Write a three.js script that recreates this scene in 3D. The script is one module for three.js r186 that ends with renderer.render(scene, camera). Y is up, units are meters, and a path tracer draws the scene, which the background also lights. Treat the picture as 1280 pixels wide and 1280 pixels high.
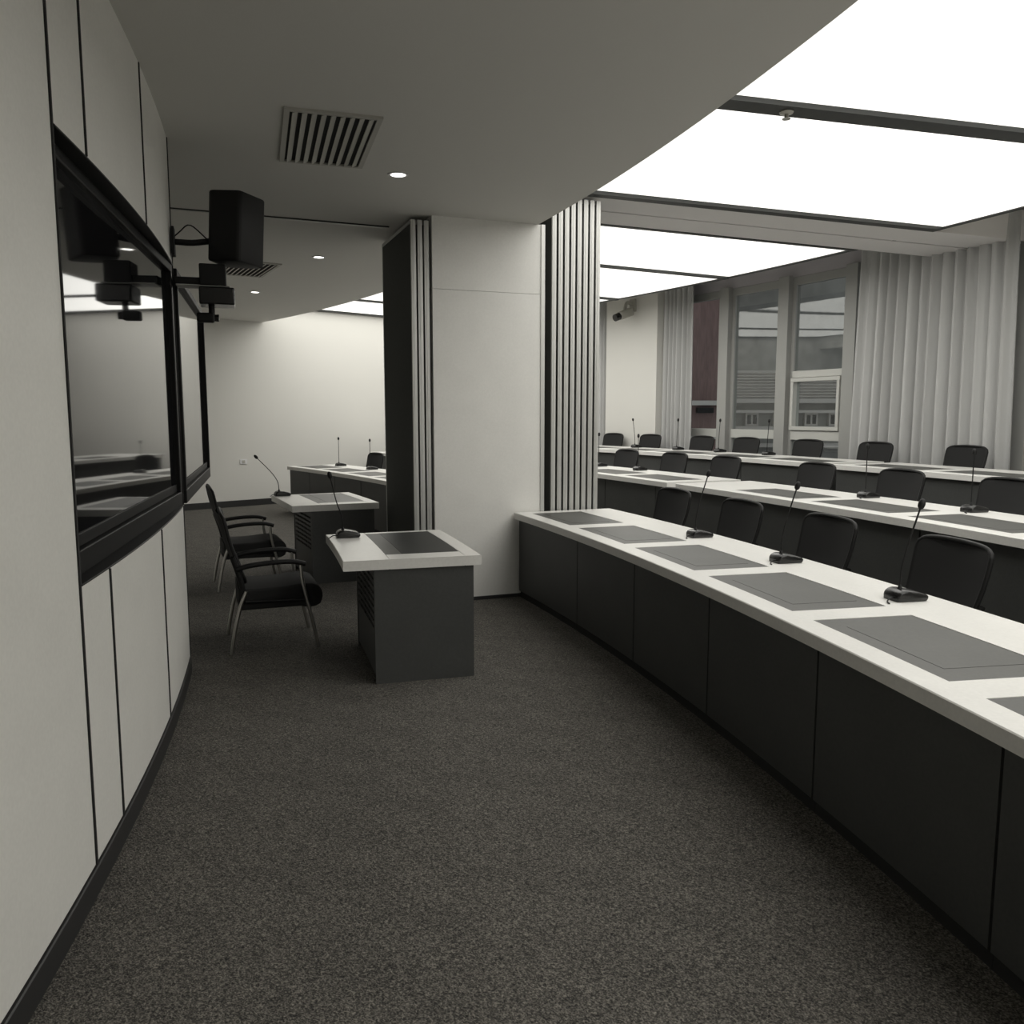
import * as THREE from 'three';
import { mergeGeometries, toCreasedNormals } from 'three/addons/utils/BufferGeometryUtils.js';
import { RoundedBoxGeometry } from 'three/addons/geometries/RoundedBoxGeometry.js';
import { RectAreaLightUniformsLib } from 'three/addons/lights/RectAreaLightUniformsLib.js';

// ---------------------------------------------------------------- camera, sky, exposure
RectAreaLightUniformsLib.init();
const scene = new THREE.Scene();
const camera = new THREE.PerspectiveCamera(63.2, 1, 0.05, 200);
camera.position.set(0, 1.6, 0);
camera.rotation.set(-Math.atan(122 / 1040), 0, 0);
const renderer = new THREE.WebGLRenderer({ antialias: true });
renderer.toneMapping = THREE.LinearToneMapping;
renderer.toneMappingExposure = 1.0;
renderer.shadowMap.enabled = true;
scene.background = new THREE.Color().setRGB(0.50, 0.51, 0.52);      // overcast dusk outside the windows

// Everything in this hall is laid out on circles about one centre: a point is (radius, angle).
const CX = -22.75, CZ = -1.5, D = Math.PI / 180;
const at = (r, t, y = 0) => new THREE.Vector3(CX + r * Math.cos(t * D), y, -(CZ + r * Math.sin(t * D)));

// large luminous ceiling panels: angles of each panel's edges
const LIGHT_R0 = 24.62, LIGHT_R1 = 29.05, LIGHT_Y = 3.5;
const LIGHT_PANELS = [[-3.1, 1.5], [1.75, 6.3], [6.55, 11.1], [11.35, 15.63], [16.0, 20.72],
  [23.12, 27.42], [27.58, 32.37], [32.53, 37.7], [37.86, 41.45]];
const LIGHT_COLOR = new THREE.Color().setRGB(1.0, 0.985, 0.93);
const LIGHT_RADIANCE = 1.45, GLOW = 1.2;
for (const [t0, t1] of LIGHT_PANELS) {
  const w = LIGHT_R1 - LIGHT_R0 - 0.14, h = (t1 - t0) * D * LIGHT_R0 - 0.06, t = (t0 + t1) / 2;
  const l = new THREE.RectAreaLight(LIGHT_COLOR, LIGHT_RADIANCE, w, h);
  l.position.copy(at((LIGHT_R0 + LIGHT_R1) / 2, t, LIGHT_Y - 0.012));
  const X = new THREE.Vector3(Math.cos(t * D), 0, -Math.sin(t * D)), Z = new THREE.Vector3(0, 1, 0);
  l.quaternion.setFromRotationMatrix(new THREE.Matrix4().makeBasis(X, new THREE.Vector3().crossVectors(Z, X), Z));
  scene.add(l);
}

// ---------------------------------------------------------------- helpers
let seed = 7;
const rnd = () => { seed = (seed * 1664525 + 1013904223) >>> 0; return seed / 4294967296; };
const taken = {};
function numbered(name) { const n = taken[name] = (taken[name] ?? -1) + 1; return n ? `${name}_${String(n).padStart(3, '0')}` : name; }
function mesh(name, geo, mat, parent, label) {
  const g = Array.isArray(geo) ? (geo.length > 1 ? mergeGeometries(geo.map(clean)) : geo[0]) : geo;
  const m = new THREE.Mesh(g, mat); m.name = name; m.castShadow = m.receiveShadow = true;
  if (label) m.userData.label = label;
  parent.add(m); return m;
}
function clean(g) {
  let q = g.index ? g.toNonIndexed() : g;
  for (const k of Object.keys(q.attributes)) if (!['position', 'normal', 'uv'].includes(k)) q.deleteAttribute(k);
  if (!q.attributes.uv) q.setAttribute('uv', new THREE.BufferAttribute(new Float32Array(q.attributes.position.count * 2), 2));
  return q;
}
function thing(name, label, category, pos, turn = 0, group) {
  const o = new THREE.Group(); o.name = numbered(name); scene.add(o);
  o.position.copy(pos); o.rotation.y = turn; o.userData = { label, category };
  if (group) o.userData.group = group;
  return o;
}
function structure(name, label, category = 'structure') {
  const o = new THREE.Group(); o.name = numbered(name); o.userData = { kind: 'structure', label, category }; scene.add(o); return o;
}
function copyOf(proto, pos, turn, label, group) {
  const c = proto.clone(); c.name = numbered(proto.name.replace(/_\d+$/, '')); scene.add(c);
  c.position.copy(pos); c.rotation.y = turn; c.userData = { ...proto.userData, label };
  if (group) c.userData.group = group;
  return c;
}
// sweep a closed (radius, height) outline along an arc; outline runs counter-clockwise seen with radius right, height up
function arc(outline, t0, t1, step = 0.5) {
  const n = Math.max(1, Math.ceil(Math.abs(t1 - t0) / step)), P = [], N = [], U = [];
  const put = (r, y, t, nr, ny, nt, u, v) => {
    const c = Math.cos(t * D), s = Math.sin(t * D);
    P.push(r * c, y, -r * s); N.push(nr * c - nt * s, ny, -nr * s - nt * c); U.push(u, v);
  };
  let run = 0; const K = outline.length;
  for (let k = 0; k < K; k++) {
    const [r0, y0] = outline[k], [r1, y1] = outline[(k + 1) % K], L = Math.hypot(r1 - r0, y1 - y0);
    const nr = (y1 - y0) / L, ny = -(r1 - r0) / L;
    for (let i = 0; i < n; i++) {
      const a = t0 + (t1 - t0) * i / n, b = t0 + (t1 - t0) * (i + 1) / n;
      const q = [[r0, y0, a, run], [r1, y1, a, run + L], [r1, y1, b, run + L], [r0, y0, b, run]];
      for (const j of [0, 2, 1, 0, 3, 2]) { const [r, y, t, v] = q[j]; put(r, y, t, nr, ny, 0, t * D * r, v); }
    }
    run += L;
  }
  const tris = THREE.ShapeUtils.triangulateShape(outline.map(([r, y]) => new THREE.Vector2(r, y)), []);
  for (const f of tris) {
    for (const j of f) put(outline[j][0], outline[j][1], t0, 0, 0, -1, outline[j][0], outline[j][1]);
    for (const j of [f[0], f[2], f[1]]) put(outline[j][0], outline[j][1], t1, 0, 0, 1, outline[j][0], outline[j][1]);
  }
  const g = new THREE.BufferGeometry();
  g.setAttribute('position', new THREE.Float32BufferAttribute(P, 3));
  g.setAttribute('normal', new THREE.Float32BufferAttribute(N, 3));
  g.setAttribute('uv', new THREE.Float32BufferAttribute(U, 2));
  return g;
}
const rect = (r0, r1, y0, y1, c = 0) => c ? [[r0 + c, y0], [r1 - c, y0], [r1, y0 + c], [r1, y1 - c], [r1 - c, y1], [r0 + c, y1], [r0, y1 - c], [r0, y0 + c]] : [[r0, y0], [r1, y0], [r1, y1], [r0, y1]];
const W = g => g.translate(CX, 0, -CZ);                                         // ring space to the world
const ring = (r0, r1, t0, t1, y0, y1, c = 0, step = 0.5) => arc(rect(r0, r1, y0, y1, c), t0, t1, step);
const wring = (...a) => W(ring(...a));
const local = (g, rm, tm, y = 0) => { g.rotateY(-tm * D); g.translate(-rm, -y, 0); return g; };   // ring space to a thing's own frame at (rm, tm)
const box = (w, h, d, x = 0, y = 0, z = 0, b = 0) => (b ? new RoundedBoxGeometry(w, h, d, 2, b) : new THREE.BoxGeometry(w, h, d)).translate(x, y, z);
function tube(pts, rad, seg = 12, radial = 7) {
  const c = pts.length === 2 ? new THREE.LineCurve3(new THREE.Vector3(...pts[0]), new THREE.Vector3(...pts[1])) : new THREE.CatmullRomCurve3(pts.map(p => new THREE.Vector3(...p)));
  return new THREE.TubeGeometry(c, pts.length === 2 ? 1 : seg, rad, radial, false);
}
const lathe = (pts, seg = 16) => new THREE.LatheGeometry(pts.map(p => new THREE.Vector2(...p)), seg);
function extrude(pts, depth, bevel = 0, seg = 2) {            // side outline in x, y; depth centred on z
  const s = pts instanceof THREE.Shape ? pts : new THREE.Shape(pts.map(p => new THREE.Vector2(...p)));
  return new THREE.ExtrudeGeometry(s, { depth: depth - 2 * bevel, bevelEnabled: bevel > 0, bevelSize: bevel, bevelThickness: bevel, bevelSegments: seg, curveSegments: 8 }).translate(0, 0, -depth / 2 + bevel);
}

// ---------------------------------------------------------------- materials
function noiseTexture(n, fn, srgb = true) {
  const d = new Uint8Array(n * n * 4);
  for (let y = 0; y < n; y++) for (let x = 0; x < n; x++) { const c = fn(x, y), i = (y * n + x) * 4; d[i] = c[0]; d[i + 1] = c[1]; d[i + 2] = c[2]; d[i + 3] = 255; }
  const t = new THREE.DataTexture(d, n, n); t.wrapS = t.wrapT = THREE.RepeatWrapping; t.magFilter = THREE.LinearFilter; t.minFilter = THREE.LinearMipmapLinearFilter; t.generateMipmaps = true;
  if (srgb) t.colorSpace = THREE.SRGBColorSpace; t.needsUpdate = true; return t;
}
function lattice(n, cell) {
  const m = n / cell, v = new Float32Array(m * m).map(() => rnd());
  return (x, y) => {
    const fx = x / cell, fy = y / cell, i = Math.floor(fx), j = Math.floor(fy), u = fx - i, w = fy - j;
    const g = (a, b) => v[(b % m) * m + a % m];
    return (g(i, j) * (1 - u) + g(i + 1, j) * u) * (1 - w) + (g(i, j + 1) * (1 - u) + g(i + 1, j + 1) * u) * w;
  };
}
const cn = 512, cA = lattice(cn, 2), cB = lattice(cn, 4), cC = lattice(cn, 64);
const carpetValue = (x, y) => 0.55 * cA(x, y) + 0.3 * cB(x, y) + 0.15 * rnd();
const carpetMap = noiseTexture(cn, (x, y) => { const v = carpetValue(x, y), k = 0.0 + 1.85 * v + 0.1 * (cC(x, y) - 0.5); return [86 * k, 83 * k, 78 * k].map(c => Math.min(255, c)); });
const carpetBump = noiseTexture(cn, (x, y) => { const v = 255 * carpetValue(x, y); return [v, v, v]; }, false);
for (const t of [carpetMap, carpetBump]) t.repeat.set(1 / 0.8, 1 / 0.8);
const M = (o) => new THREE.MeshStandardMaterial(o), lin = (r, g = r, b = r) => new THREE.Color().setRGB(r, g, b);
const fineN = 256, fA = lattice(fineN, 2), fB = lattice(fineN, 32);
const grain = (amp, base = 255) => noiseTexture(fineN, (x, y) => { const k = base * (1 - amp * (0.6 * fA(x, y) + 0.4 * fB(x, y))); return [k, k, k]; });
const weave = noiseTexture(256, (x, y) => { const k = 225 + 18 * Math.sin(x * Math.PI / 2) * Math.sin(y * Math.PI / 2) - 26 * rnd(); return [k, k, k]; });
const plasterBump = noiseTexture(256, (x, y) => { const k = 128 + 60 * (fA(x, y) - 0.5) + 90 * (fB(x, y) - 0.5); return [k, k, k]; }, false);
const mat = {
  carpet: M({ map: carpetMap, bumpMap: carpetBump, bumpScale: 0.004, roughness: 1 }),
  paint: M({ color: lin(0.64, 0.63, 0.595), roughness: 0.85, bumpMap: plasterBump, bumpScale: 0.0006 }),
  ceiling: M({ color: lin(0.64, 0.63, 0.595), roughness: 0.95, bumpMap: plasterBump, bumpScale: 0.0005 }),
  wallPanel: M({ color: lin(0.80, 0.79, 0.75), roughness: 0.4, map: grain(0.04) }),
  columnPanel: M({ color: lin(0.75, 0.74, 0.71), roughness: 0.5, map: grain(0.04) }),
  joint: M({ color: lin(0.02), roughness: 0.8 }),
  baseboard: M({ color: lin(0.025), roughness: 0.45 }),
  deskTop: M({ color: lin(0.78, 0.77, 0.74), roughness: 0.3, map: grain(0.05) }),
  deskPanel: M({ color: lin(0.062, 0.064, 0.062), roughness: 0.5, map: grain(0.12) }),
  deskSeam: M({ color: lin(0.012), roughness: 0.8 }),
  lid: M({ color: lin(0.08, 0.08, 0.074), roughness: 0.45, map: grain(0.14) }),
  lidDark: new THREE.MeshPhysicalMaterial({ color: lin(0.016, 0.017, 0.016), roughness: 0.42, specularIntensity: 0.5 }),
  black: new THREE.MeshPhysicalMaterial({ color: lin(0.007), roughness: 0.55, specularIntensity: 0.6 }),
  blackGloss: M({ color: lin(0.009), roughness: 0.25 }),
  mesh: M({ color: lin(0.013), roughness: 0.85, map: weave }),
  seatFabric: M({ color: lin(0.013), roughness: 0.9, map: weave }),
  chrome: M({ color: lin(0.52, 0.51, 0.48), roughness: 0.3, metalness: 1 }),
  alu: M({ color: lin(0.52, 0.52, 0.50), roughness: 0.42, metalness: 0.55 }),
  partition: M({ color: lin(0.075, 0.08, 0.072), roughness: 0.8, map: weave }),
  partitionGap: M({ color: lin(0.03), roughness: 0.8 }),
  bar: M({ color: lin(0.03, 0.032, 0.03), roughness: 0.5 }),
  header: M({ color: lin(0.78, 0.76, 0.75), roughness: 0.6 }),
  glow: M({ color: lin(0.8), emissive: LIGHT_COLOR, emissiveIntensity: GLOW, roughness: 0.6 }),
  screen: new THREE.MeshPhysicalMaterial({ color: lin(0.008, 0.008, 0.009), roughness: 0.04, ior: 1.52 }),
  bezel: new THREE.MeshPhysicalMaterial({ color: lin(0.006), roughness: 0.45, specularIntensity: 0.45 }),
  curtain: M({ color: lin(0.78, 0.78, 0.77), roughness: 1, map: weave, side: THREE.DoubleSide }),
  windowFrame: M({ color: lin(0.34, 0.34, 0.325), roughness: 0.5 }),
  windowRail: M({ color: lin(0.52, 0.52, 0.49), roughness: 0.5 }),
  windowHead: M({ color: lin(0.42, 0.40, 0.42), roughness: 0.6 }),
  glass: new THREE.MeshPhysicalMaterial({ color: lin(0.82, 0.84, 0.83), roughness: 0, transmission: 1, thickness: 0, ior: 1.52 }),
  ventWhite: M({ color: lin(0.40, 0.39, 0.35), roughness: 0.5 }),
  whitePlastic: M({ color: lin(0.7), roughness: 0.4 }),
  brickRed: M({ color: lin(0.33, 0.22, 0.21), roughness: 0.9, map: grain(0.25) }),
  facade: M({ color: lin(0.42, 0.42, 0.40), roughness: 0.9, map: grain(0.2) }),
  facadeLight: M({ color: lin(0.62, 0.60, 0.57), roughness: 0.8 }),
  asphalt: M({ color: lin(0.08), roughness: 0.95 }),
};

// ---------------------------------------------------------------- the setting
const T0 = -3.5, T1 = 41.6, R_WALL = 21.752, R_BACKWALL = 21.5, R_WIN = 30.45, T_CORNER = 17.55, SOFFIT_Y = 3.2, SOFFIT_R = 24.6;

{ // floor with two carpeted platforms
  const f = structure('floor', 'dark grey speckled carpet floor with stepped platforms', 'floor');
  mesh('carpet', wring(21.1, R_WIN + 0.4, T0 - 0.6, T1 + 0.6, -0.2, 0, 0, 1), mat.carpet, f);
  mesh('platform', wring(26.1, 28.15, T0, T1, 0.001, 0.15, 0.006, 1), mat.carpet, f, 'low carpeted step under the middle desk row');
  mesh('platform', wring(28.15, R_WIN, T0, T1, 0.001, 0.30, 0.006, 1), mat.carpet, f, 'higher carpeted step under the rear desk row');
}
{ // inner wall carrying the screens: panels with open joints in the first room, plain wall set back in the second
  const w = structure('wall_left', 'white panelled wall carrying the screens', 'wall');
  mesh('core', wring(21.2, R_WALL - 0.022, T0 - 0.5, 10.95, 0, 3.3, 0, 1), mat.joint, w);
  mesh('core', wring(21.2, 21.6, 10.95, T_CORNER - 0.02, 0, 3.3, 0, 1), mat.joint, w);
  const seams = [T0, -1.0, 1.9, 4.9, 7.9, 10.97, 11.9, 14.7, T_CORNER], gap = 0.024;
  for (let i = 0; i + 1 < seams.length; i++)                       // the first screen sits in a shallow niche between upper and lower panels
    for (const [r, y0, y1] of i < 5 ? [[R_WALL - 0.02, 0.1, 3.22]] : [[21.605, 0.1, 1.045], [21.605, 2.48, 3.22]])
      mesh('wall_panel', wring(r, R_WALL, seams[i] + gap, seams[i + 1] - gap, y0, y1, 0.003), mat.wallPanel, w);
  for (const t of seams.slice(1))
    for (const [y0, y1] of t > 11 && t < 17 ? [[0.1, 1.043], [2.482, 3.2]] : [[0.1, 3.2]])
      mesh('joint_bead', wring(R_WALL - 0.015, R_WALL + 0.005, t - 0.015, t + 0.015, y0, y1, 0.002), mat.joint, w, 'thin dark bead between two wall panels');
  mesh('end_post', wring(R_BACKWALL, R_WALL - 0.006, T_CORNER + 0.02, T_CORNER + 0.14, 0, 3.22, 0.004), mat.alu, w, 'pale metal post closing the end of the panelled wall');
  mesh('plain_wall', wring(21.2, R_BACKWALL, T_CORNER, T1 + 0.5, 0, 3.3, 0, 1), mat.paint, w);
  const b = structure('baseboard_left', 'dark baseboard along the panelled screen wall', 'baseboard');
  mesh('board', wring(R_WALL - 0.02, R_WALL + 0.008, T0, T_CORNER, 0, 0.095, 0.004), mat.baseboard, b);
}
{ // far wall and near wall
  const w = structure('wall_back', 'plain white far wall of the second room', 'wall');
  mesh('wall_face', wring(21.2, R_WIN + 0.3, T1, T1 + 0.5, 0, 4.1, 0, 1), mat.paint, w);
  const b = structure('baseboard_back', 'dark baseboard below the far white wall', 'baseboard');
  mesh('board', wring(21.5, R_WIN, T1 - 0.035, T1, 0, 0.11), mat.baseboard, b);
  const n = structure('wall_front', 'plain white wall closing the near end of the hall', 'wall');
  mesh('wall_face', wring(21.2, R_WIN + 0.3, T0 - 0.5, T0, 0, 4.1, 0, 1), mat.paint, n);
}
{ // ceilings
  const c = structure('ceiling', 'grey white plaster ceiling with a curved lowered soffit', 'ceiling');
  mesh('soffit', wring(21.2, SOFFIT_R, T0, T1, SOFFIT_Y, 3.75, 0, 0.5), mat.ceiling, c, 'lowered plaster soffit with a curved edge');
  mesh('upper_slab', wring(SOFFIT_R, LIGHT_R1 + 0.06, T0, T1, 3.56, 3.75, 0, 0.5), mat.ceiling, c);
  mesh('curtain_recess', W(arc([[LIGHT_R1 + 0.06, 3.75], [R_WIN + 0.2, 3.95], [R_WIN + 0.2, 4.1], [LIGHT_R1, 4.1]], T0, T1, 0.5)), mat.ceiling, c);
  const tr = structure('trim_1', 'thin dark frame around the luminous ceiling', 'trim');
  mesh('edge', wring(LIGHT_R1 - 0.03, LIGHT_R1 + 0.02, T0, T1, LIGHT_Y - 0.015, 3.6, 0.004), mat.bar, tr);
  mesh('edge', wring(SOFFIT_R + 0.002, SOFFIT_R + 0.03, T0, T1, LIGHT_Y - 0.01, 3.58), mat.bar, tr);
}
// dark bars between the luminous panels
{
  const bars = [[1.5, 1.75], [6.3, 6.55], [11.1, 11.35], [15.63, 16.0], [20.72, 20.95], [22.98, 23.12], [27.42, 27.58], [32.37, 32.53], [37.7, 37.86], [41.45, 41.6]];
  const near = ['behind the camera side wall', 'over the first room near end', 'over the first room front half', 'wide, holding a sprinkler', 'on the first room side of the grey header', 'on the second room side of the grey header', 'first one past the grey header', 'second one past the grey header', 'third one past the grey header', 'along the far white wall'];
  bars.forEach(([a, b], i) => {
    const tr = structure(`trim_${i + 2}`, `dark metal bar of the luminous ceiling, ${near[i]}`, 'trim');
    mesh('bar', wring(SOFFIT_R + 0.03, LIGHT_R1 - 0.03, a, b, LIGHT_Y - 0.03, 3.57, 0.004), mat.bar, tr);
  });
  const h = structure('trim_12', 'pale grey ceiling header holding the partition track', 'trim');
  mesh('header_board', wring(SOFFIT_R + 0.03, R_WIN, 20.95, 21.93, LIGHT_Y - 0.022, 3.8, 0.004), mat.header, h);
  mesh('header_board', wring(SOFFIT_R + 0.03, R_WIN, 22.01, 22.98, LIGHT_Y - 0.022, 3.8, 0.004), mat.header, h);
  mesh('track', wring(SOFFIT_R + 0.03, R_WIN, 21.93, 22.01, LIGHT_Y + 0.01, 3.8), mat.joint, h, 'dark slot of the partition track');
  const t2 = structure('trim_13', 'thin metal partition track set in the lowered soffit', 'trim');
  mesh('rail', wring(R_BACKWALL, 23.44, 22.22, 22.25, SOFFIT_Y - 0.008, SOFFIT_Y + 0.01), mat.joint, t2);
  mesh('rail', wring(R_BACKWALL, 23.44, 22.26, 22.30, SOFFIT_Y - 0.012, SOFFIT_Y + 0.01), mat.alu, t2);
}
{ // clad column between the two rooms
  const c = structure('column', 'square white clad column between the two folded partitions', 'column');
  mesh('core', wring(23.68, 24.6, 20.98, 23.0, 0, SOFFIT_Y), mat.joint, c);
  for (const [y0, y1] of [[0.03, 2.6195], [2.622, SOFFIT_Y]])
    mesh('cladding_panel', wring(23.665, 24.64, 20.95, 23.03, y0, y1, 0.002), mat.columnPanel, c);
  mesh('corner_trim', wring(24.625, 24.66, 20.93, 21.0, 0.03, SOFFIT_Y, 0.003), mat.alu, c, 'thin metal corner strip');
  mesh('base_strip', wring(23.655, 24.65, 20.935, 23.05, 0, 0.03), mat.baseboard, c, 'dark strip at the foot of the column');
}

// ---------------------------------------------------------------- window wall
const POSTS = [20.86, 23.23, 25.60, 27.96, 30.33, 32.70];
{
  const w = structure('wall_right', 'outer wall with window openings, columns and header', 'wall');
  mesh('sill_wall', wring(R_WIN, R_WIN + 0.3, 20.6, 33.0, 0, 0.75, 0, 0.5), mat.paint, w);
  mesh('window_header', wring(R_WIN - 0.02, R_WIN + 0.3, 20.6, 33.0, 3.62, 4.1, 0, 0.5), mat.windowHead, w, 'dark header above the windows');
  mesh('solid_wall', wring(R_WIN, R_WIN + 0.3, T0, 20.6, 0, 4.1, 0, 0.5), mat.paint, w);
  mesh('solid_wall', wring(R_WIN, R_WIN + 0.3, 33.0, T1, 0, 4.1, 0, 0.5), mat.paint, w);
  const c = structure('column', 'white wall column between the grey curtains carrying a security camera', 'column');
  mesh('column_face', wring(29.95, R_WIN, 32.53, 35.1, 0.3, 3.95, 0.01), mat.paint, c);
}
for (let i = 0; i + 1 < POSTS.length; i++) {
  const a = POSTS[i], b = POSTS[i + 1], w = structure(`window_${i + 1}`, ['tall window behind the grey curtain beside the partition header', 'tall window half hidden by the wide grey curtain', 'tall window with a white transom and an opening lower sash', 'tall window with one undivided pane', 'tall window showing the dull red building, beside the grey curtain'][i], 'window');
  const ri = R_WIN - 0.03, pw = 0.19, f = mat.windowFrame;
  mesh('post', wring(ri - 0.07, R_WIN + 0.12, a - pw, a + pw, 0.6, 3.64, 0.006), f, w);
  if (i === POSTS.length - 2) mesh('post', wring(ri - 0.07, R_WIN + 0.12, b - pw, b + pw, 0.6, 3.64, 0.006), f, w);
  const s = (n, t0, t1, y0, y1, d = 0.02) => mesh(n, wring(ri + d, R_WIN + 0.08, t0, t1, y0, y1, 0.004), n === 'jamb' || n === 'head_rail' ? f : mat.windowRail, w);
  const l = a + pw, h = b - pw;
  s('jamb', l, l + 0.12, 0.75, 3.62); s('jamb', h - 0.12, h, 0.75, 3.62);
  s('head_rail', l + 0.12, h - 0.12, 3.5, 3.62); s('bottom_rail', l + 0.12, h - 0.12, 0.75, 0.83);
  s('sill_rail', l + 0.12, h - 0.12, 1.22, 1.36, 0.0);
  const pane = (y0, y1) => mesh('pane', wring(R_WIN + 0.02, R_WIN + 0.026, l + 0.12, h - 0.12, y0, y1, 0, 3), mat.glass, w);
  pane(0.83, 1.22);
  if (i === 2 || i === 1 || i === 0) {
    s('transom', l + 0.12, h - 0.12, 2.14, 2.24, 0.0);
    pane(2.24, 3.5); pane(1.42, 2.08);
    s('sash_rail', l + 0.12, h - 0.12, 2.08, 2.135, -0.03); s('sash_rail', l + 0.12, h - 0.12, 1.365, 1.42, -0.03);
    s('sash_stile', l + 0.13, l + 0.22, 1.42, 2.08, -0.03); s('sash_stile', h - 0.22, h - 0.13, 1.42, 2.08, -0.03);
  } else pane(1.36, 3.5);
}
function curtain(t0, t1, folds, label, r = 30.12) {
  const g = thing('curtain', label, 'curtain', at(r, (t0 + t1) / 2, 0.32), (t0 + t1) / 2 * D);
  const n = folds * 10, m = 6, P = [], U = [], I = [], tm = (t0 + t1) / 2;
  const jit = Array.from({ length: folds + 2 }, () => [0.7 + 0.6 * rnd(), (rnd() - 0.5) * 0.8]);
  for (let j = 0; j <= m; j++) for (let i = 0; i <= n; i++) {
    const u = i / n, v = j / m, k = Math.min(folds, Math.floor(u * folds)), amp = 0.062 * jit[k][0] * (0.75 + 0.35 * (1 - v));
    const ph = u * folds * 2 * Math.PI + jit[k][1] * Math.sin(Math.PI * (u * folds - k)) * (1 - v) * 1.2;
    const t = (t0 + (t1 - t0) * (0.5 + (u - 0.5) * (0.93 + 0.07 * (1 - v)))) - tm, rr = r + amp * Math.sin(ph) + 0.012 * Math.sin(ph * 2.3 + 1);
    P.push(rr * Math.cos(t * D) - r, v * 3.5, -rr * Math.sin(t * D)); U.push(u * (t1 - t0) * D * r * 8, v * 28);
  }
  for (let j = 0; j < m; j++) for (let i = 0; i < n; i++) { const a = j * (n + 1) + i, b = a + 1, c = a + n + 1, d = c + 1; I.push(a, b, d, a, d, c); }
  const q = new THREE.BufferGeometry(); q.setAttribute('position', new THREE.Float32BufferAttribute(P, 3)); q.setAttribute('uv', new THREE.Float32BufferAttribute(U, 2)); q.setIndex(I); q.computeVertexNormals();
  mesh('cloth', q, mat.curtain, g);
  mesh('curtain_rail', local(ring(r - 0.02, r + 0.02, t0 - 0.1, t1 + 0.1, 3.84, 3.87), r, tm, 0.32), mat.alu, g);
}
curtain(35.2, 38.2, 10, 'grey curtain hanging between the white wall column and the folded partition');
curtain(31.2, 32.75, 7, 'grey curtain gathered beside the white wall column and the dull red view');
curtain(20.6, 25.05, 14, 'wide pale grey curtain beside the window with a white transom');

// ---------------------------------------------------------------- outside
{
  const gnd = structure('ground', 'dark street level outside the windows', 'ground');
  mesh('asphalt', new THREE.BoxGeometry(120, 0.4, 120).translate(70, -8.2, -30), mat.asphalt, gnd);
  const b = thing('building', 'grey building with louvred band and pale ledges outside the windows', 'building', new THREE.Vector3(12, -8, -30), 88 * D);
  mesh('wall', box(6, 26, 24, 3.02, 13, 6.2), mat.facade, b);
  for (const [y, h, d] of [[10.08, 0.16, 0.5], [9.7, 0.1, 0.4], [9.12, 0.12, 0.3], [8.5, 0.14, 0.3]]) mesh('ledge', box(d, h, 24, -d / 2 + 0.04, y, 6.2), mat.facadeLight, b);
  for (let k = 0; k < 9; k++) mesh('louvre', new THREE.BoxGeometry(0.16, 0.05, 24).rotateZ(0.5).translate(-0.03, 10.26 + 0.105 * k, 6.2), mat.facadeLight, b);
  for (const z of [-3.4, -2.4, -1.3, -0.45, 1.6, 2.5, 4.6, 5.5]) {
    const f = mesh('window', box(0.14, 0.46, 0.46, -0.05, 9.42, z), mat.facadeLight, b);
    for (const e of [-0.1, 0.1]) mesh('window_pane', box(0.02, 0.32, 0.13, -0.13, 9.42, z + e), mat.blackGloss, f);
  }
  for (const z of [-4.2, 4, 11]) mesh('drain_pipe', new THREE.CylinderGeometry(0.09, 0.09, 26, 10).translate(-0.1, 13, z), mat.facade, b);
  const r = thing('building', 'dull red building seen through the window by the grey curtain', 'building', new THREE.Vector3(5.2, -8, -26), 90 * D);
  mesh('wall', box(3.2, 26, 3.2, 1.6, 13, 0), mat.brickRed, r);
  mesh('ledge', box(0.3, 0.14, 3.3, -0.12, 9.95, 0), mat.facadeLight, r); mesh('ledge', box(0.25, 0.12, 3.3, -0.1, 8.9, 0), mat.facadeLight, r);
  mesh('vent_box', box(0.25, 0.16, 0.5, -0.12, 9.72, 0.75), mat.black, r);
}

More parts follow.
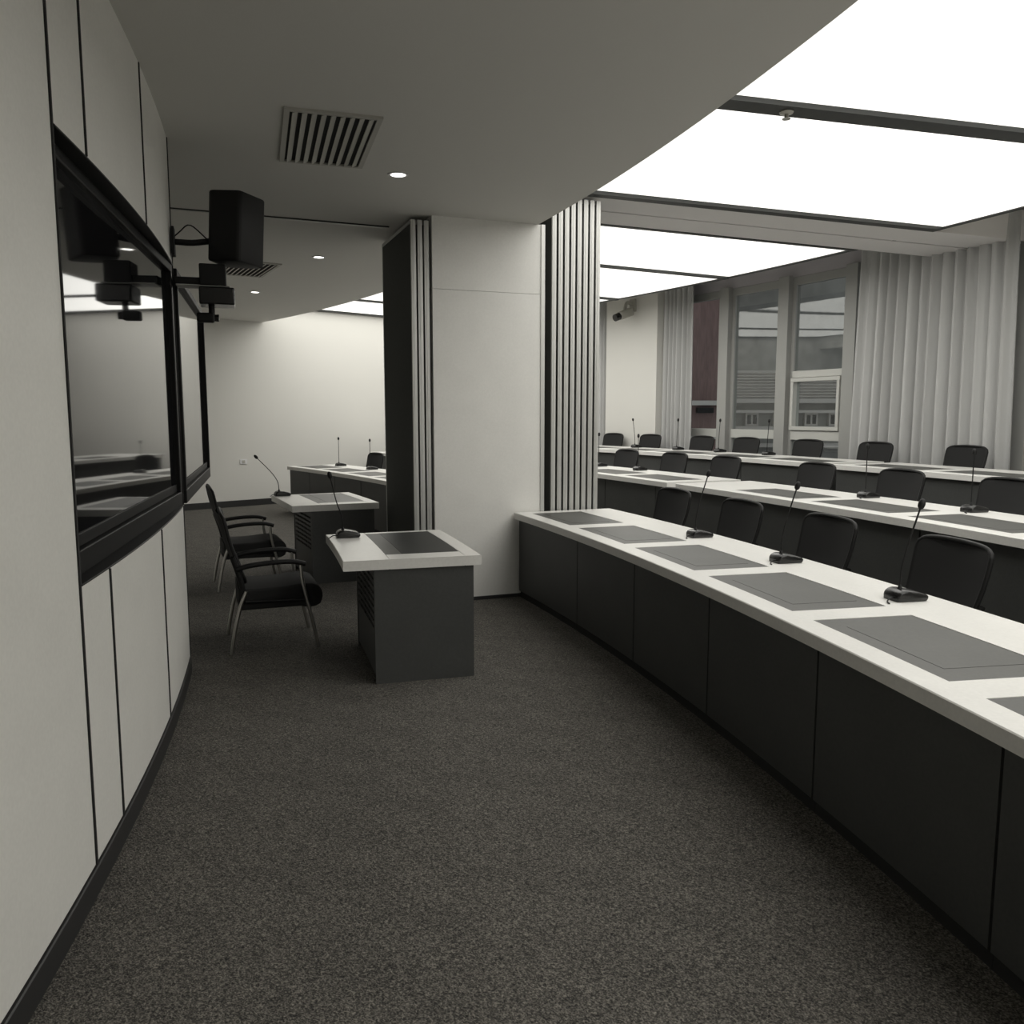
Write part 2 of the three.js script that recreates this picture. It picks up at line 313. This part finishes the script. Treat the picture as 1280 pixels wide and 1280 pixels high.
// ---------------------------------------------------------------- luminous panels and ceiling fittings
LIGHT_PANELS.forEach(([t0, t1], i) => {
  const t = (t0 + t1) / 2, r = (LIGHT_R0 + LIGHT_R1) / 2;
  const labels = ['at the near end wall', 'second from the near end wall', 'third from the near end wall', 'just before the dark bar with the sprinkler', 'between the dark sprinkler bar and the grey header',
    'first beyond the grey header', 'second beyond the grey header', 'third beyond the grey header', 'against the far white wall'];
  const g = thing('ceiling_light', `large glowing white ceiling panel ${labels[i]}`, 'ceiling light', at(r, t, LIGHT_Y), t * D, 'luminous ceiling panels');
  mesh('diffuser', local(ring(LIGHT_R0 + 0.012, LIGHT_R1 - 0.032, t0 + 0.005, t1 - 0.005, LIGHT_Y, LIGHT_Y + 0.02), r, t, LIGHT_Y), mat.glow, g);
});
for (const [t, lab] of [[18.4, 'small round recessed downlight in the soffit before the partition track'], [26.3, 'small round recessed downlight in the soffit just past the partition track'], [33.3, 'small round recessed downlight in the soffit nearer the far white wall']]) {
  const g = thing('downlight', lab, 'downlight', at(23.17, t, SOFFIT_Y), t * D, 'recessed soffit downlights');
  mesh('trim_ring', lathe([[0.05, 0.004], [0.052, -0.006], [0.066, -0.006], [0.07, 0], [0.05, 0.004]], 24), mat.whitePlastic, g);
  mesh('lens', lathe([[0, -0.003], [0.05, -0.003], [0.05, 0.002], [0, 0.002]], 24), M({ color: lin(0.9), emissive: lin(1, 0.97, 0.9), emissiveIntensity: 6 }), g);
  const s = new THREE.SpotLight(lin(1, 0.97, 0.9), 1.1, 6, 0.75, 0.7, 2); s.position.copy(at(23.17, t, SOFFIT_Y - 0.02)); s.target.position.copy(at(23.17, t, 0)); s.castShadow = true; s.shadow.radius = 2; scene.add(s, s.target);
}
for (const [t, lab] of [[16.95, 'slatted air vent in the soffit near the loudspeaker'], [28.9, 'slatted air vent in the soffit of the second room']]) {
  const g = thing('air_vent', lab, 'air vent', at(22.65, t, SOFFIT_Y), t * D, 'soffit air vents');
  const w = 0.46, d = 0.9, e = 0.03;
  mesh('frame', [box(w + 2 * e, 0.014, e, 0, -0.007, d / 2 + e / 2), box(w + 2 * e, 0.014, e, 0, -0.007, -d / 2 - e / 2), box(e, 0.014, d, w / 2 + e / 2, -0.007, 0), box(e, 0.014, d, -w / 2 - e / 2, -0.007, 0)], mat.ventWhite, g);
  mesh('backing', box(w, 0.004, d, 0, -0.001, 0), mat.joint, g);
  for (let k = 0; k < 9; k++) mesh('slat', new THREE.BoxGeometry(0.032, 0.004, d).rotateZ(0.45).translate(-w / 2 + 0.028 + k * 0.0505, -0.012, 0), mat.ventWhite, g);
}
{ // sprinkler on the wide bar
  const g = thing('sprinkler', 'small sprinkler head on the wide dark ceiling bar', 'sprinkler', at(25.42, 15.82, LIGHT_Y - 0.03), 16 * D);
  mesh('escutcheon', lathe([[0, 0], [0.045, 0], [0.04, -0.012], [0.015, -0.016], [0, -0.016]], 18), mat.ventWhite, g);
  mesh('deflector', lathe([[0, -0.016], [0.012, -0.016], [0.012, -0.04], [0.026, -0.042], [0.026, -0.046], [0, -0.046]], 14), mat.chrome, g);
}
{ // security camera on the wall column
  const g = thing('security_camera', 'pale grey security camera with dark lens high on the white wall column', 'camera', at(29.95, 33.7, 3.28), 33.7 * D);
  mesh('mount', box(0.05, 0.22, 0.14, -0.025, 0.24, 0, 0.012), mat.ventWhite, g);
  mesh('arm', tube([[-0.03, 0.25, 0], [-0.16, 0.28, 0], [-0.22, 0.14, 0]], 0.03, 10, 8), mat.ventWhite, g);
  const body = mesh('housing', new RoundedBoxGeometry(0.3, 0.14, 0.15, 3, 0.03).rotateZ(0.35).translate(-0.22, 0.08, 0.02), mat.ventWhite, g);
  mesh('lens', new THREE.CylinderGeometry(0.062, 0.066, 0.14, 18).rotateZ(Math.PI / 2 + 0.35).translate(-0.39, 0.018, 0.02), mat.blackGloss, body, 'dark lens');
}

// ---------------------------------------------------------------- folding partitions
function partition(r, label, group, t = 21.0) {
  const len = r < 24 ? 1.08 : 1.0, th = 0.042, h = 3.14, g = thing('partition_panel', label, 'partition', at(r, t, 0.02), t * D, group);
  const H = r > 24.6 ? 3.43 : h;
  mesh('board', box(th - 0.006, H - 0.06, len - 0.04, 0, H / 2, -len / 2), mat.partition, g);
  for (const z of [-0.011, -len + 0.011]) mesh('edge_profile', [box(th, H, 0.022, 0, H / 2, z, 0.004), box(th * 0.3, H, 0.012, 0, H / 2, z + (z > -0.5 ? 0.008 : -0.008), 0.003)], mat.alu, g, 'aluminium edge profile');
  mesh('top_rail', box(th, 0.03, len - 0.044, 0, H - 0.015, -len / 2), mat.alu, g);
  mesh('bottom_seal', box(th - 0.004, 0.03, len - 0.044, 0, 0.015, -len / 2), mat.joint, g);
}
const nth = ['first', 'second', 'third', 'fourth', 'fifth', 'sixth', 'seventh', 'eighth', 'ninth', 'tenth', 'eleventh', 'twelfth'];
for (let k = 0; k < 3; k++) partition(23.625 - k * 0.055, `${['innermost', 'middle', 'outermost'][k]} dark folded partition panel stacked on the screen side of the column`, 'partition panels beside the column, screen side');
for (let k = 0; k < 8; k++) partition(24.76 + k * 0.06, `folded partition panel with metal edge, ${nth[k]} from the column behind the front desk`, 'partition panels stacked behind the front desk');

// ---------------------------------------------------------------- desks
const PITCH = 2.28;
function deskRow(r0, y0, tFar, tNear, lidFirst, seamFirst, rowName, roomName) {
  const r1 = r0 + 0.93, yt = y0 + 0.752, tm = (tFar + tNear) / 2, rm = (r0 + r1) / 2;
  const L = g => local(g, rm, tm, y0);
  const w = thing('worktop', `long white curved worktop of the ${rowName} in the ${roomName}`, 'worktop', at(rm, tm, y0), tm * D);
  const a = r0 + 0.12, b = r0 + 0.58, th = 0.055, lids = [];
  for (let c = lidFirst; c - 0.95 > tNear; c -= PITCH) if (c + 0.95 < tFar) lids.push(c);
  const pieces = [L(arc([[r0, yt - th], [a, yt - th], [a, yt], [r0 + 0.004, yt], [r0, yt - 0.004]], tNear, tFar)), L(arc([[b, yt - th], [r1, yt - th], [r1, yt - 0.004], [r1 - 0.004, yt], [b, yt]], tNear, tFar))];
  const edges = [tFar, ...lids.flatMap(c => [c + 0.95, c - 0.95]), tNear];
  for (let i = 0; i < edges.length; i += 2) pieces.push(L(ring(a, b, edges[i + 1], edges[i], yt - th, yt)));
  mesh('top', pieces, mat.deskTop, w);
  for (const c of lids) {
    const q = mesh('flip_lid', L(ring(a + 0.002, b - 0.002, c - 0.945, c + 0.945, yt - 0.03, yt - 0.0015, 0.001)), mat.lid, w, 'dark grey flip lid set in the worktop');
    mesh('lid_panel', L(ring(a + 0.075, b - 0.06, c - 0.66, c + 0.66, yt - 0.02, yt - 0.0003, 0.0004)), mat.lid, q);
  }
  // one carcass per bay: front panel, side panels
  let k = 0, prev = tFar;
  const cuts = []; for (let c = seamFirst; c > tNear + 0.6; c -= PITCH) if (c < tFar - 0.4) cuts.push(c);
  for (const c of [...cuts, tNear]) {
    const t1 = prev, t0 = c, m = (t0 + t1) / 2, rr = r0 + 0.2, Lb = g => local(g, rr, m, y0);
    const u = thing('desk_unit', `dark grey desk unit, ${nth[k]} from the ${roomName === 'first room' ? 'partition line in the first' : 'far wall in the second'} room's ${rowName}`, 'desk', at(rr, m, y0), m * D, `desk units of the ${rowName} in the ${roomName}`);
    mesh('front_panel', Lb(ring(r0 + 0.045, r0 + 0.065, t0 + 0.014, t1 - 0.014, y0 + 0.06, yt - th, 0.002)), mat.deskPanel, u);
    mesh('plinth', Lb(ring(r0 + 0.06, r0 + 0.08, t0 + 0.002, t1 - 0.002, y0, yt - th - 0.002)), mat.deskSeam, u);
    for (const s of [t0 + 0.004, t1 - 0.05]) mesh('side_panel', Lb(ring(r0 + 0.08, r0 + 0.66, s, s + 0.045, y0, yt - th)), mat.deskPanel, u);
    prev = c; k++;
  }
}
deskRow(24.37, 0, 20.88, 1.0, 19.66, 17.93, 'front row', 'first room');
deskRow(26.36, 0.15, 22.15, 1.0, 19.42, 19.9, 'middle row', 'first room');
deskRow(28.40, 0.30, 22.15, 8.0, 20.9, 19.9, 'rear row', 'first room');
deskRow(24.37, 0, 38.6, 24.2, 37.5, 36.8, 'front row', 'second room');
deskRow(26.36, 0.15, 40.4, 22.5, 37.5, 36.8, 'middle row', 'second room');
deskRow(28.40, 0.30, 40.4, 22.5, 37.5, 36.8, 'rear row', 'second room');

function smallDesk(t, label, insetDark) {
  const rm = 23.06, tm = t + 1.4, g = thing('side_desk', label, 'desk', at(rm, tm), tm * D);
  const L = q => local(q, rm, tm, 0), r0 = 22.65, r1 = 23.475, ta = t - 0.02, tb = t + 2.85, yt = 0.755, th = 0.06, ia = r0 + 0.27, ib = r1 - 0.1, sa = ta + 0.42, sb = tb - 0.12;
  const top = mesh('worktop', [L(ring(r0, ia, ta, tb, yt - th, yt, 0.003)), L(ring(ib, r1, ta, tb, yt - th, yt, 0.003)), L(ring(ia, ib, ta, sa, yt - th, yt, 0.003)), L(ring(ia, ib, sb, tb, yt - th, yt, 0.003))], mat.deskTop, g, 'white worktop with an overhang');
  mesh('inset', L(ring(ia, ib, sa, sb, yt - 0.04, yt - 0.002)), mat.lid, top, 'grey inset panel');
  mesh('lift_lid', L(ring(ia + 0.1, ib - 0.004, sa + 0.02, sb - 0.02, yt - 0.02, yt - 0.0005, 0.0006)), insetDark ? mat.lidDark : mat.lid, top, 'dark monitor lid');
  const p0 = 22.83, p1 = 23.43, pa = t + 0.03, pb = t + 2.3;
  mesh('end_panel', L(ring(p0, p1, pa, pa + 0.06, 0, yt - th, 0.002)), mat.deskPanel, g);
  mesh('end_panel', L(ring(p0, p1, pb - 0.06, pb, 0, yt - th, 0.002)), mat.deskPanel, g);
  mesh('back_panel', L(ring(p1 - 0.03, p1 - 0.004, pa + 0.06, pb - 0.06, 0, yt - th)), mat.deskPanel, g);
  const door = mesh('vented_door', L(ring(p0 + 0.006, p0 + 0.024, pa + 0.065, pb - 0.065, 0.03, yt - th - 0.004, 0.002)), mat.deskPanel, g);
  for (let c = 0; c < 4; c++) for (let k = 0; k < 8; k++) {
    const a = pa + 0.24 + c * 0.48, y = 0.62 - k * 0.042;
    mesh('louvre', new THREE.BoxGeometry(0.014, 0.016, 0.15).rotateZ(0.6).translate(p0 + 0.004 - rm, y, -(a + 0.2 - tm) * D * p0), c % 2 === 0 || true ? mat.deskSeam : mat.deskPanel, door);
  }
}
smallDesk(16.02, 'small grey pedestal desk with dark lid in front of the white column', true);
smallDesk(23.9, 'small grey pedestal desk past the folded partition in the second room', false);

// ---------------------------------------------------------------- chairs (built facing +x)
function buildChair() {
  const g = new THREE.Group(); g.name = numbered('conference_chair'); g.userData = { label: '', category: 'chair' };
  // seat cushion
  const s = new THREE.Shape(); s.moveTo(-0.22, 0.325); s.lineTo(0.17, 0.325); s.quadraticCurveTo(0.24, 0.30, 0.285, 0.33); s.quadraticCurveTo(0.315, 0.39, 0.275, 0.43); s.quadraticCurveTo(0.24, 0.45, 0.17, 0.446); s.quadraticCurveTo(0, 0.425, -0.22, 0.435); s.closePath();
  mesh('seat', toCreasedNormals(extrude(s, 0.5, 0.018, 3).translate(0, -0.018, 0), 0.7), mat.seatFabric, g);
  // backrest shell
  const bw = v => { const w = 0.215 + 0.045 * Math.sin(Math.min(1, v * 1.15) * Math.PI / 2), rc = 0.045, H = 0.465, d = Math.min(v, 1 - v) * H; return d < rc ? w - rc + Math.sqrt(Math.max(0, rc * rc - (rc - d) ** 2)) : w; };
  const pos = (u, v, off) => { const z = u * bw(v), y = 0.47 + v * 0.465, x = -0.205 - 0.145 * v - 0.02 * Math.sin(v * Math.PI) + 0.45 * z * z + off; return [x, y + 0.012 * (1 - u * u) * v, z]; };
  const nu = 12, nv = 16, P = [], U = [], I = [];
  for (const [f, off] of [[0, 0.009], [1, -0.009]]) for (let j = 0; j <= nv; j++) for (let i = 0; i <= nu; i++) { P.push(...pos(i / nu * 2 - 1, j / nv, off)); U.push(i / nu * 12, j / nv * 12); }
  const q = (f, i, j) => f * (nu + 1) * (nv + 1) + j * (nu + 1) + i;
  for (let j = 0; j < nv; j++) for (let i = 0; i < nu; i++) { I.push(q(0, i, j), q(0, i, j + 1), q(0, i + 1, j + 1), q(0, i, j), q(0, i + 1, j + 1), q(0, i + 1, j)); I.push(q(1, i, j), q(1, i + 1, j + 1), q(1, i, j + 1), q(1, i, j), q(1, i + 1, j), q(1, i + 1, j + 1)); }
  const bg = new THREE.BufferGeometry(); bg.setAttribute('position', new THREE.Float32BufferAttribute(P, 3)); bg.setAttribute('uv', new THREE.Float32BufferAttribute(U, 2)); bg.setIndex(I); bg.computeVertexNormals();
  mesh('backrest', bg, mat.mesh, g);
  const outline = []; for (let j = 0; j <= nv; j++) outline.push(pos(1, j / nv, 0)); for (let j = nv; j >= 0; j--) outline.push(pos(-1, j / nv, 0));
  mesh('back_frame', new THREE.TubeGeometry(new THREE.CatmullRomCurve3(outline.map(p => new THREE.Vector3(...p)), true), 64, 0.013, 6, true), mat.black, g);
  for (const z of [-1, 1]) {
    mesh('back_support', tube([[-0.2, 0.37, z * 0.232], [-0.225, 0.5, z * 0.242], [-0.272, 0.66, z * 0.262]], 0.019, 8, 7), mat.black, g);
    mesh('armrest', tube([[-0.25, 0.575, z * 0.268], [-0.17, 0.595, z * 0.272], [0.0, 0.61, z * 0.275], [0.13, 0.606, z * 0.275], [0.2, 0.585, z * 0.272]], 0.018, 14, 7), mat.black, g);
    mesh('leg', tube([[0.168, 0.595, z * 0.272], [0.172, 0.5, z * 0.272], [0.19, 0.4, z * 0.272], [0.235, 0.2, z * 0.272], [0.275, 0.004, z * 0.275]], 0.0125, 14, 8), mat.chrome, g);
    mesh('leg', tube([[-0.19, 0.42, z * 0.262], [-0.225, 0.34, z * 0.265], [-0.27, 0.17, z * 0.27], [-0.30, 0.004, z * 0.275]], 0.0135, 12, 8), mat.chrome, g);
    mesh('seat_rail', tube([[-0.2, 0.352, z * 0.262], [0.19, 0.34, z * 0.266]], 0.012, 1, 7), mat.black, g);
  }
  mesh('cross_rail', tube([[-0.21, 0.348, -0.26], [-0.21, 0.348, 0.26]], 0.012, 1, 7), mat.black, g);
  return g;
}
const chairProto = buildChair(); let chairUsed = false;
function chair(r, t, y, turn, label, group) {
  if (!chairUsed) { chairUsed = true; scene.add(chairProto); chairProto.position.copy(at(r, t, y)); chairProto.rotation.y = turn; chairProto.userData = { label, category: 'chair' }; if (group) chairProto.userData.group = group; return; }
  copyOf(chairProto, at(r, t, y), turn, label, group);
}
chair(22.28, 19.08, 0, (19.08 + 2) * D, 'black armchair with chrome legs behind the small desk by the column');
chair(22.28, 24.55, 0, (24.55 - 1) * D, 'black armchair with chrome legs behind the small desk in the second room');
const G1 = 'chairs behind the front row', G2 = 'chairs behind the middle row', G3 = 'chairs behind the rear row';
[19.9, 17.62, 15.34, 13.0].forEach((t, i) => chair(25.39, t, 0, (t + 180) * D, `black mesh-back chair behind the front row, ${nth[i]} from the partition stack`, G1));
[21.25, 18.95, 16.65].forEach((t, i) => chair(27.47, t, 0.15, (t + 180) * D, `black chair behind the first room's middle row, ${nth[i]} from the partition gap`, G2));
[24.35, 26.45, 28.65].forEach((t, i) => chair(27.47, t, 0.15, (t + 180) * D, `black chair behind the second room's middle row, ${nth[i]} from the partition gap`, G2));
[23.68, 25.88, 28.2, 30.08, 32.5, 34.4].forEach((t, i) => chair(29.52, t, 0.30, (t + 180) * D, `black chair behind the second room's rear row, ${nth[i]} from the partition gap`, G3));
[21.2, 19.0].forEach((t, i) => chair(29.52, t, 0.30, (t + 180) * D, `black chair behind the first room's rear row, ${nth[i]} from the partition gap`, G3));
chair(25.39, 37.3, 0, 217.3 * D, 'black mesh-back chair behind the front row of the second room');

// ---------------------------------------------------------------- gooseneck microphones
const baseShape = new THREE.Shape(); baseShape.moveTo(-0.07, 0); baseShape.lineTo(0.075, 0); baseShape.quadraticCurveTo(0.085, 0.012, 0.07, 0.018); baseShape.quadraticCurveTo(0.01, 0.04, -0.035, 0.042); baseShape.quadraticCurveTo(-0.075, 0.038, -0.07, 0);
const micBase = toCreasedNormals(extrude(baseShape, 0.115, 0.012, 3).translate(0, 0.0125, 0).scale(0.92, 0.8, 1), 0.8);
const micCollar = lathe([[0, 0.036], [0.014, 0.036], [0.012, 0.052], [0.006, 0.07], [0, 0.07]], 12), micHead = lathe([[0, -0.024], [0.008, -0.022], [0.0145, -0.012], [0.016, 0.004], [0.013, 0.018], [0.006, 0.026], [0, 0.0275]], 12);
const micButton = box(0.02, 0.004, 0.03, 0.02, 0.039, 0, 0.001);
function mic(r, t, y, lean, label, group, h = 0.43, side = 0, bend = 0.3, turn = 0) {
  const g = thing('gooseneck_microphone', label, 'microphone', at(r, t, y), t * D + turn, group);
  mesh('base', micBase, mat.blackGloss, g);
  mesh('button', micButton, mat.lid, g);
  mesh('collar', micCollar.clone().translate(-0.03, 0, 0), mat.black, g);
  const tip = [-0.03 + lean, h, side], mid = [-0.03 + lean * bend, h * 0.55, side * bend], q1 = [-0.03 + lean * 0.04, 0.14, 0];
  mesh('gooseneck', tube([[-0.03, 0.05, 0], q1, mid, tip], 0.0042, 20, 6), mat.black, g);
  const dir = new THREE.Vector3(tip[0] - mid[0], tip[1] - mid[1], tip[2] - mid[2]).normalize();
  const hd = micHead.clone(); hd.applyQuaternion(new THREE.Quaternion().setFromUnitVectors(new THREE.Vector3(0, 1, 0), dir)); hd.translate(tip[0], tip[1], tip[2]);
  mesh('head', hd, mat.black, g);
  mesh('cable', tube([[-0.065, 0.014, 0.02], [-0.1, 0.018, 0.03], [-0.125, 0.006, 0.045], [-0.135, 0.005, 0.075]], 0.0035, 10, 5), mat.black, g);
}
const Y1 = 0.752, Y2 = 0.902, Y3 = 1.052;
[16.75, 14.4, 12.1].forEach((t, i) => mic(25.12, t, Y1, 0.09, `black gooseneck microphone on the front row worktop, ${nth[i]} from the partition stack`, 'microphones on the front row', 0.44));
[18.25, 15.95].forEach((t, i) => mic(27.12, t, Y2, 0.0, `black gooseneck microphone on the first room's middle row, ${nth[i]} from the partition gap`, 'microphones on the middle row', 0.43));
[26.1, 28.0].forEach((t, i) => mic(27.12, t, Y2, 0.0, `black gooseneck microphone on the second room's middle row, ${nth[i]} from the partition gap`, 'microphones on the middle row', 0.43));
[26.0, 27.92, 29.75, 31.75, 34.1].forEach((t, i) => mic(29.18, t, Y3, i === 3 ? -0.05 : 0.02, `black gooseneck microphone on the second room's rear row, ${nth[i]} from the partition gap`, 'microphones on the rear row', 0.46));
[37.5, 34.9].forEach((t, i) => mic(25.1, t, Y1, 0.0, `black gooseneck microphone on the front row of the second room, ${nth[i]} from the far wall`, 'microphones on the front row of the second room', 0.45));
mic(22.78, 18.45, 0.756, -0.08, 'black gooseneck microphone on the small desk by the column', undefined, 0.43, 0, 0.45, Math.PI * 0.0);
mic(22.74, 26.5, 0.756, -0.22, 'black gooseneck microphone leaning over the small desk in the second room', undefined, 0.41, 0, 0.25);

// ---------------------------------------------------------------- screens
function screen(rA, tA, rB, tB, y0, y1, label) {
  const A = at(rA, tA), B = at(rB, tB), mid = A.clone().add(B).multiplyScalar(0.5), d = B.clone().sub(A), w = d.length();
  const g = thing('wall_screen', label, 'screen', new THREE.Vector3(mid.x, y0, mid.z), Math.atan2(-d.x, -d.z), 'large wall screens');
  const h = y1 - y0, side = 0.05, top = 0.045, bot = 0.085, dep = 0.045;     // local: x out of the wall, z along; the glass lies deep inside the frame
  mesh('housing', box(0.03, h - 0.01, w - 0.01, -dep - 0.015, h / 2, 0), mat.black, g);
  const bz = (n, sy, sz, cy, cz) => mesh(n, box(dep, sy, sz, -dep / 2, cy, cz, 0.006), mat.bezel, g);
  bz('bezel', top, w, h - top / 2, 0); bz('bezel', bot, w, bot / 2, 0);
  bz('bezel', h - top - bot + 0.006, side, bot + (h - top - bot) / 2, w / 2 - side / 2); bz('bezel', h - top - bot + 0.006, side, bot + (h - top - bot) / 2, -w / 2 + side / 2);
  mesh('display_glass', box(0.006, h - top - bot, w - 2 * side, -dep + 0.014, bot + (h - top - bot) / 2, 0), mat.screen, g, 'dark glossy display surface');
  mesh('lower_trim', box(0.008, 0.045, w - 2 * side, -dep + 0.02, bot + 0.025, 0, 0.003), mat.bezel, g, 'dark trim along the foot of the display');
  return g;
}
const s1 = screen(21.71, 11.02, 21.752, 17.5, 1.05, 2.475, 'large dark glossy wall screen mounted on the white panelled wall');
s1.updateMatrixWorld();
for (const [y0, y1] of [[1.0455, 1.053], [2.472, 2.4795]]) mesh('flange', wring(21.65, R_WALL + 0.006, 11.0, 17.52, y0, y1, 0.002).applyMatrix4(s1.matrixWorld.clone().invert()), mat.bezel, s1, 'dark frame flange lapping the wall panels');
const s2 = screen(21.77, 17.8, 21.95, 23.9, 1.05, 2.475, 'large dark glossy wall screen past the end of the panelled wall');
mesh('wall_bracket', [box(0.3, 0.12, 0.12, -0.2, 0.9, 0.4), box(0.3, 0.12, 0.12, -0.2, 0.9, -0.4)], mat.black, s2);

// ---------------------------------------------------------------- loudspeaker and camera unit on brackets
{
  const t = 17.75, g = thing('loudspeaker', 'black loudspeaker tilted on a wall bracket above the screens', 'loudspeaker', at(21.758, 17.38, 2.5), t * D);
  const sh = new THREE.Shape(); sh.moveTo(-0.09, -0.115); sh.quadraticCurveTo(0, -0.145, 0.09, -0.115); sh.quadraticCurveTo(0.12, -0.11, 0.118, -0.08); sh.lineTo(0.095, 0.11); sh.quadraticCurveTo(0.09, 0.13, 0.07, 0.13); sh.lineTo(-0.07, 0.13); sh.quadraticCurveTo(-0.09, 0.13, -0.095, 0.11); sh.lineTo(-0.118, -0.08); sh.quadraticCurveTo(-0.12, -0.11, -0.09, -0.115);
  const cab = mesh('cabinet', toCreasedNormals(extrude(sh, 0.40, 0.012, 2).rotateX(Math.PI / 2).rotateZ(-0.06).rotateY(-0.5).translate(0.36, 0.19, -0.02), 0.6), mat.black, g);
  const gs = new THREE.Shape(); gs.moveTo(-0.088, -0.118); gs.quadraticCurveTo(0, -0.148, 0.088, -0.118); gs.lineTo(0.088, -0.135); gs.quadraticCurveTo(0, -0.158, -0.088, -0.135);
  mesh('grille', toCreasedNormals(extrude(gs, 0.37, 0.002, 1).rotateX(Math.PI / 2).rotateZ(-0.06).rotateY(-0.5).translate(0.36, 0.19, -0.02), 0.6), mat.mesh, cab);
  mesh('wall_plate', box(0.02, 0.16, 0.1, 0.01, 0.1, 0, 0.004), mat.black, g);
  mesh('arm', tube([[0.02, 0.1, 0], [0.12, 0.1, 0], [0.27, 0.13, -0.02]], 0.018, 8, 8), mat.black, g);
  mesh('cable', tube([[0.2, 0.12, 0.02], [0.1, 0.2, 0.0], [0.05, 0.16, 0.0], [0.018, 0.13, 0]], 0.004, 14, 5), mat.black, g);
}
{
  const t = 17.6, g = thing('camera_unit', 'black boxy conference camera on a wall shelf below the loudspeaker', 'camera', at(21.764, 17.48, 2.21), t * D);
  mesh('shelf_arm', box(0.26, 0.045, 0.1, 0.13, 0.17, 0, 0.004), mat.black, g);
  mesh('shelf_lip', box(0.3, 0.006, 0.14, 0.16, 0.145, 0, 0.002), mat.alu, g, 'thin metal shelf edge');
  mesh('upper_body', box(0.15, 0.125, 0.16, 0.215, 0.208, 0, 0.008), mat.black, g);
  mesh('lower_body', box(0.2, 0.1, 0.2, 0.235, 0.085, 0, 0.01), mat.blackGloss, g);
  mesh('stem', new THREE.CylinderGeometry(0.018, 0.018, 0.06, 12).translate(0.2, 0.01, 0), mat.black, g);
  const head = mesh('small_camera', box(0.1, 0.055, 0.07, 0.165, -0.035, 0, 0.012), mat.black, g);
  mesh('lens', new THREE.CylinderGeometry(0.02, 0.022, 0.03, 14).rotateZ(Math.PI / 2).translate(0.225, -0.035, 0), mat.blackGloss, head);
}
{ // socket on the far wall
  const g = thing('wall_socket', 'small white socket plate low on the far white wall', 'socket', at(24.15, T1, 0.78), T1 * D);
  mesh('plate', box(0.13, 0.086, 0.012, 0, 0, 0.006, 0.003), mat.whitePlastic, g);
  mesh('insert', box(0.05, 0.05, 0.006, 0, 0, 0.013, 0.002), mat.ventWhite, g);
}

scene.traverse(o => { if (o.isMesh) { o.castShadow = true; o.receiveShadow = true; } });
renderer.render(scene, camera);
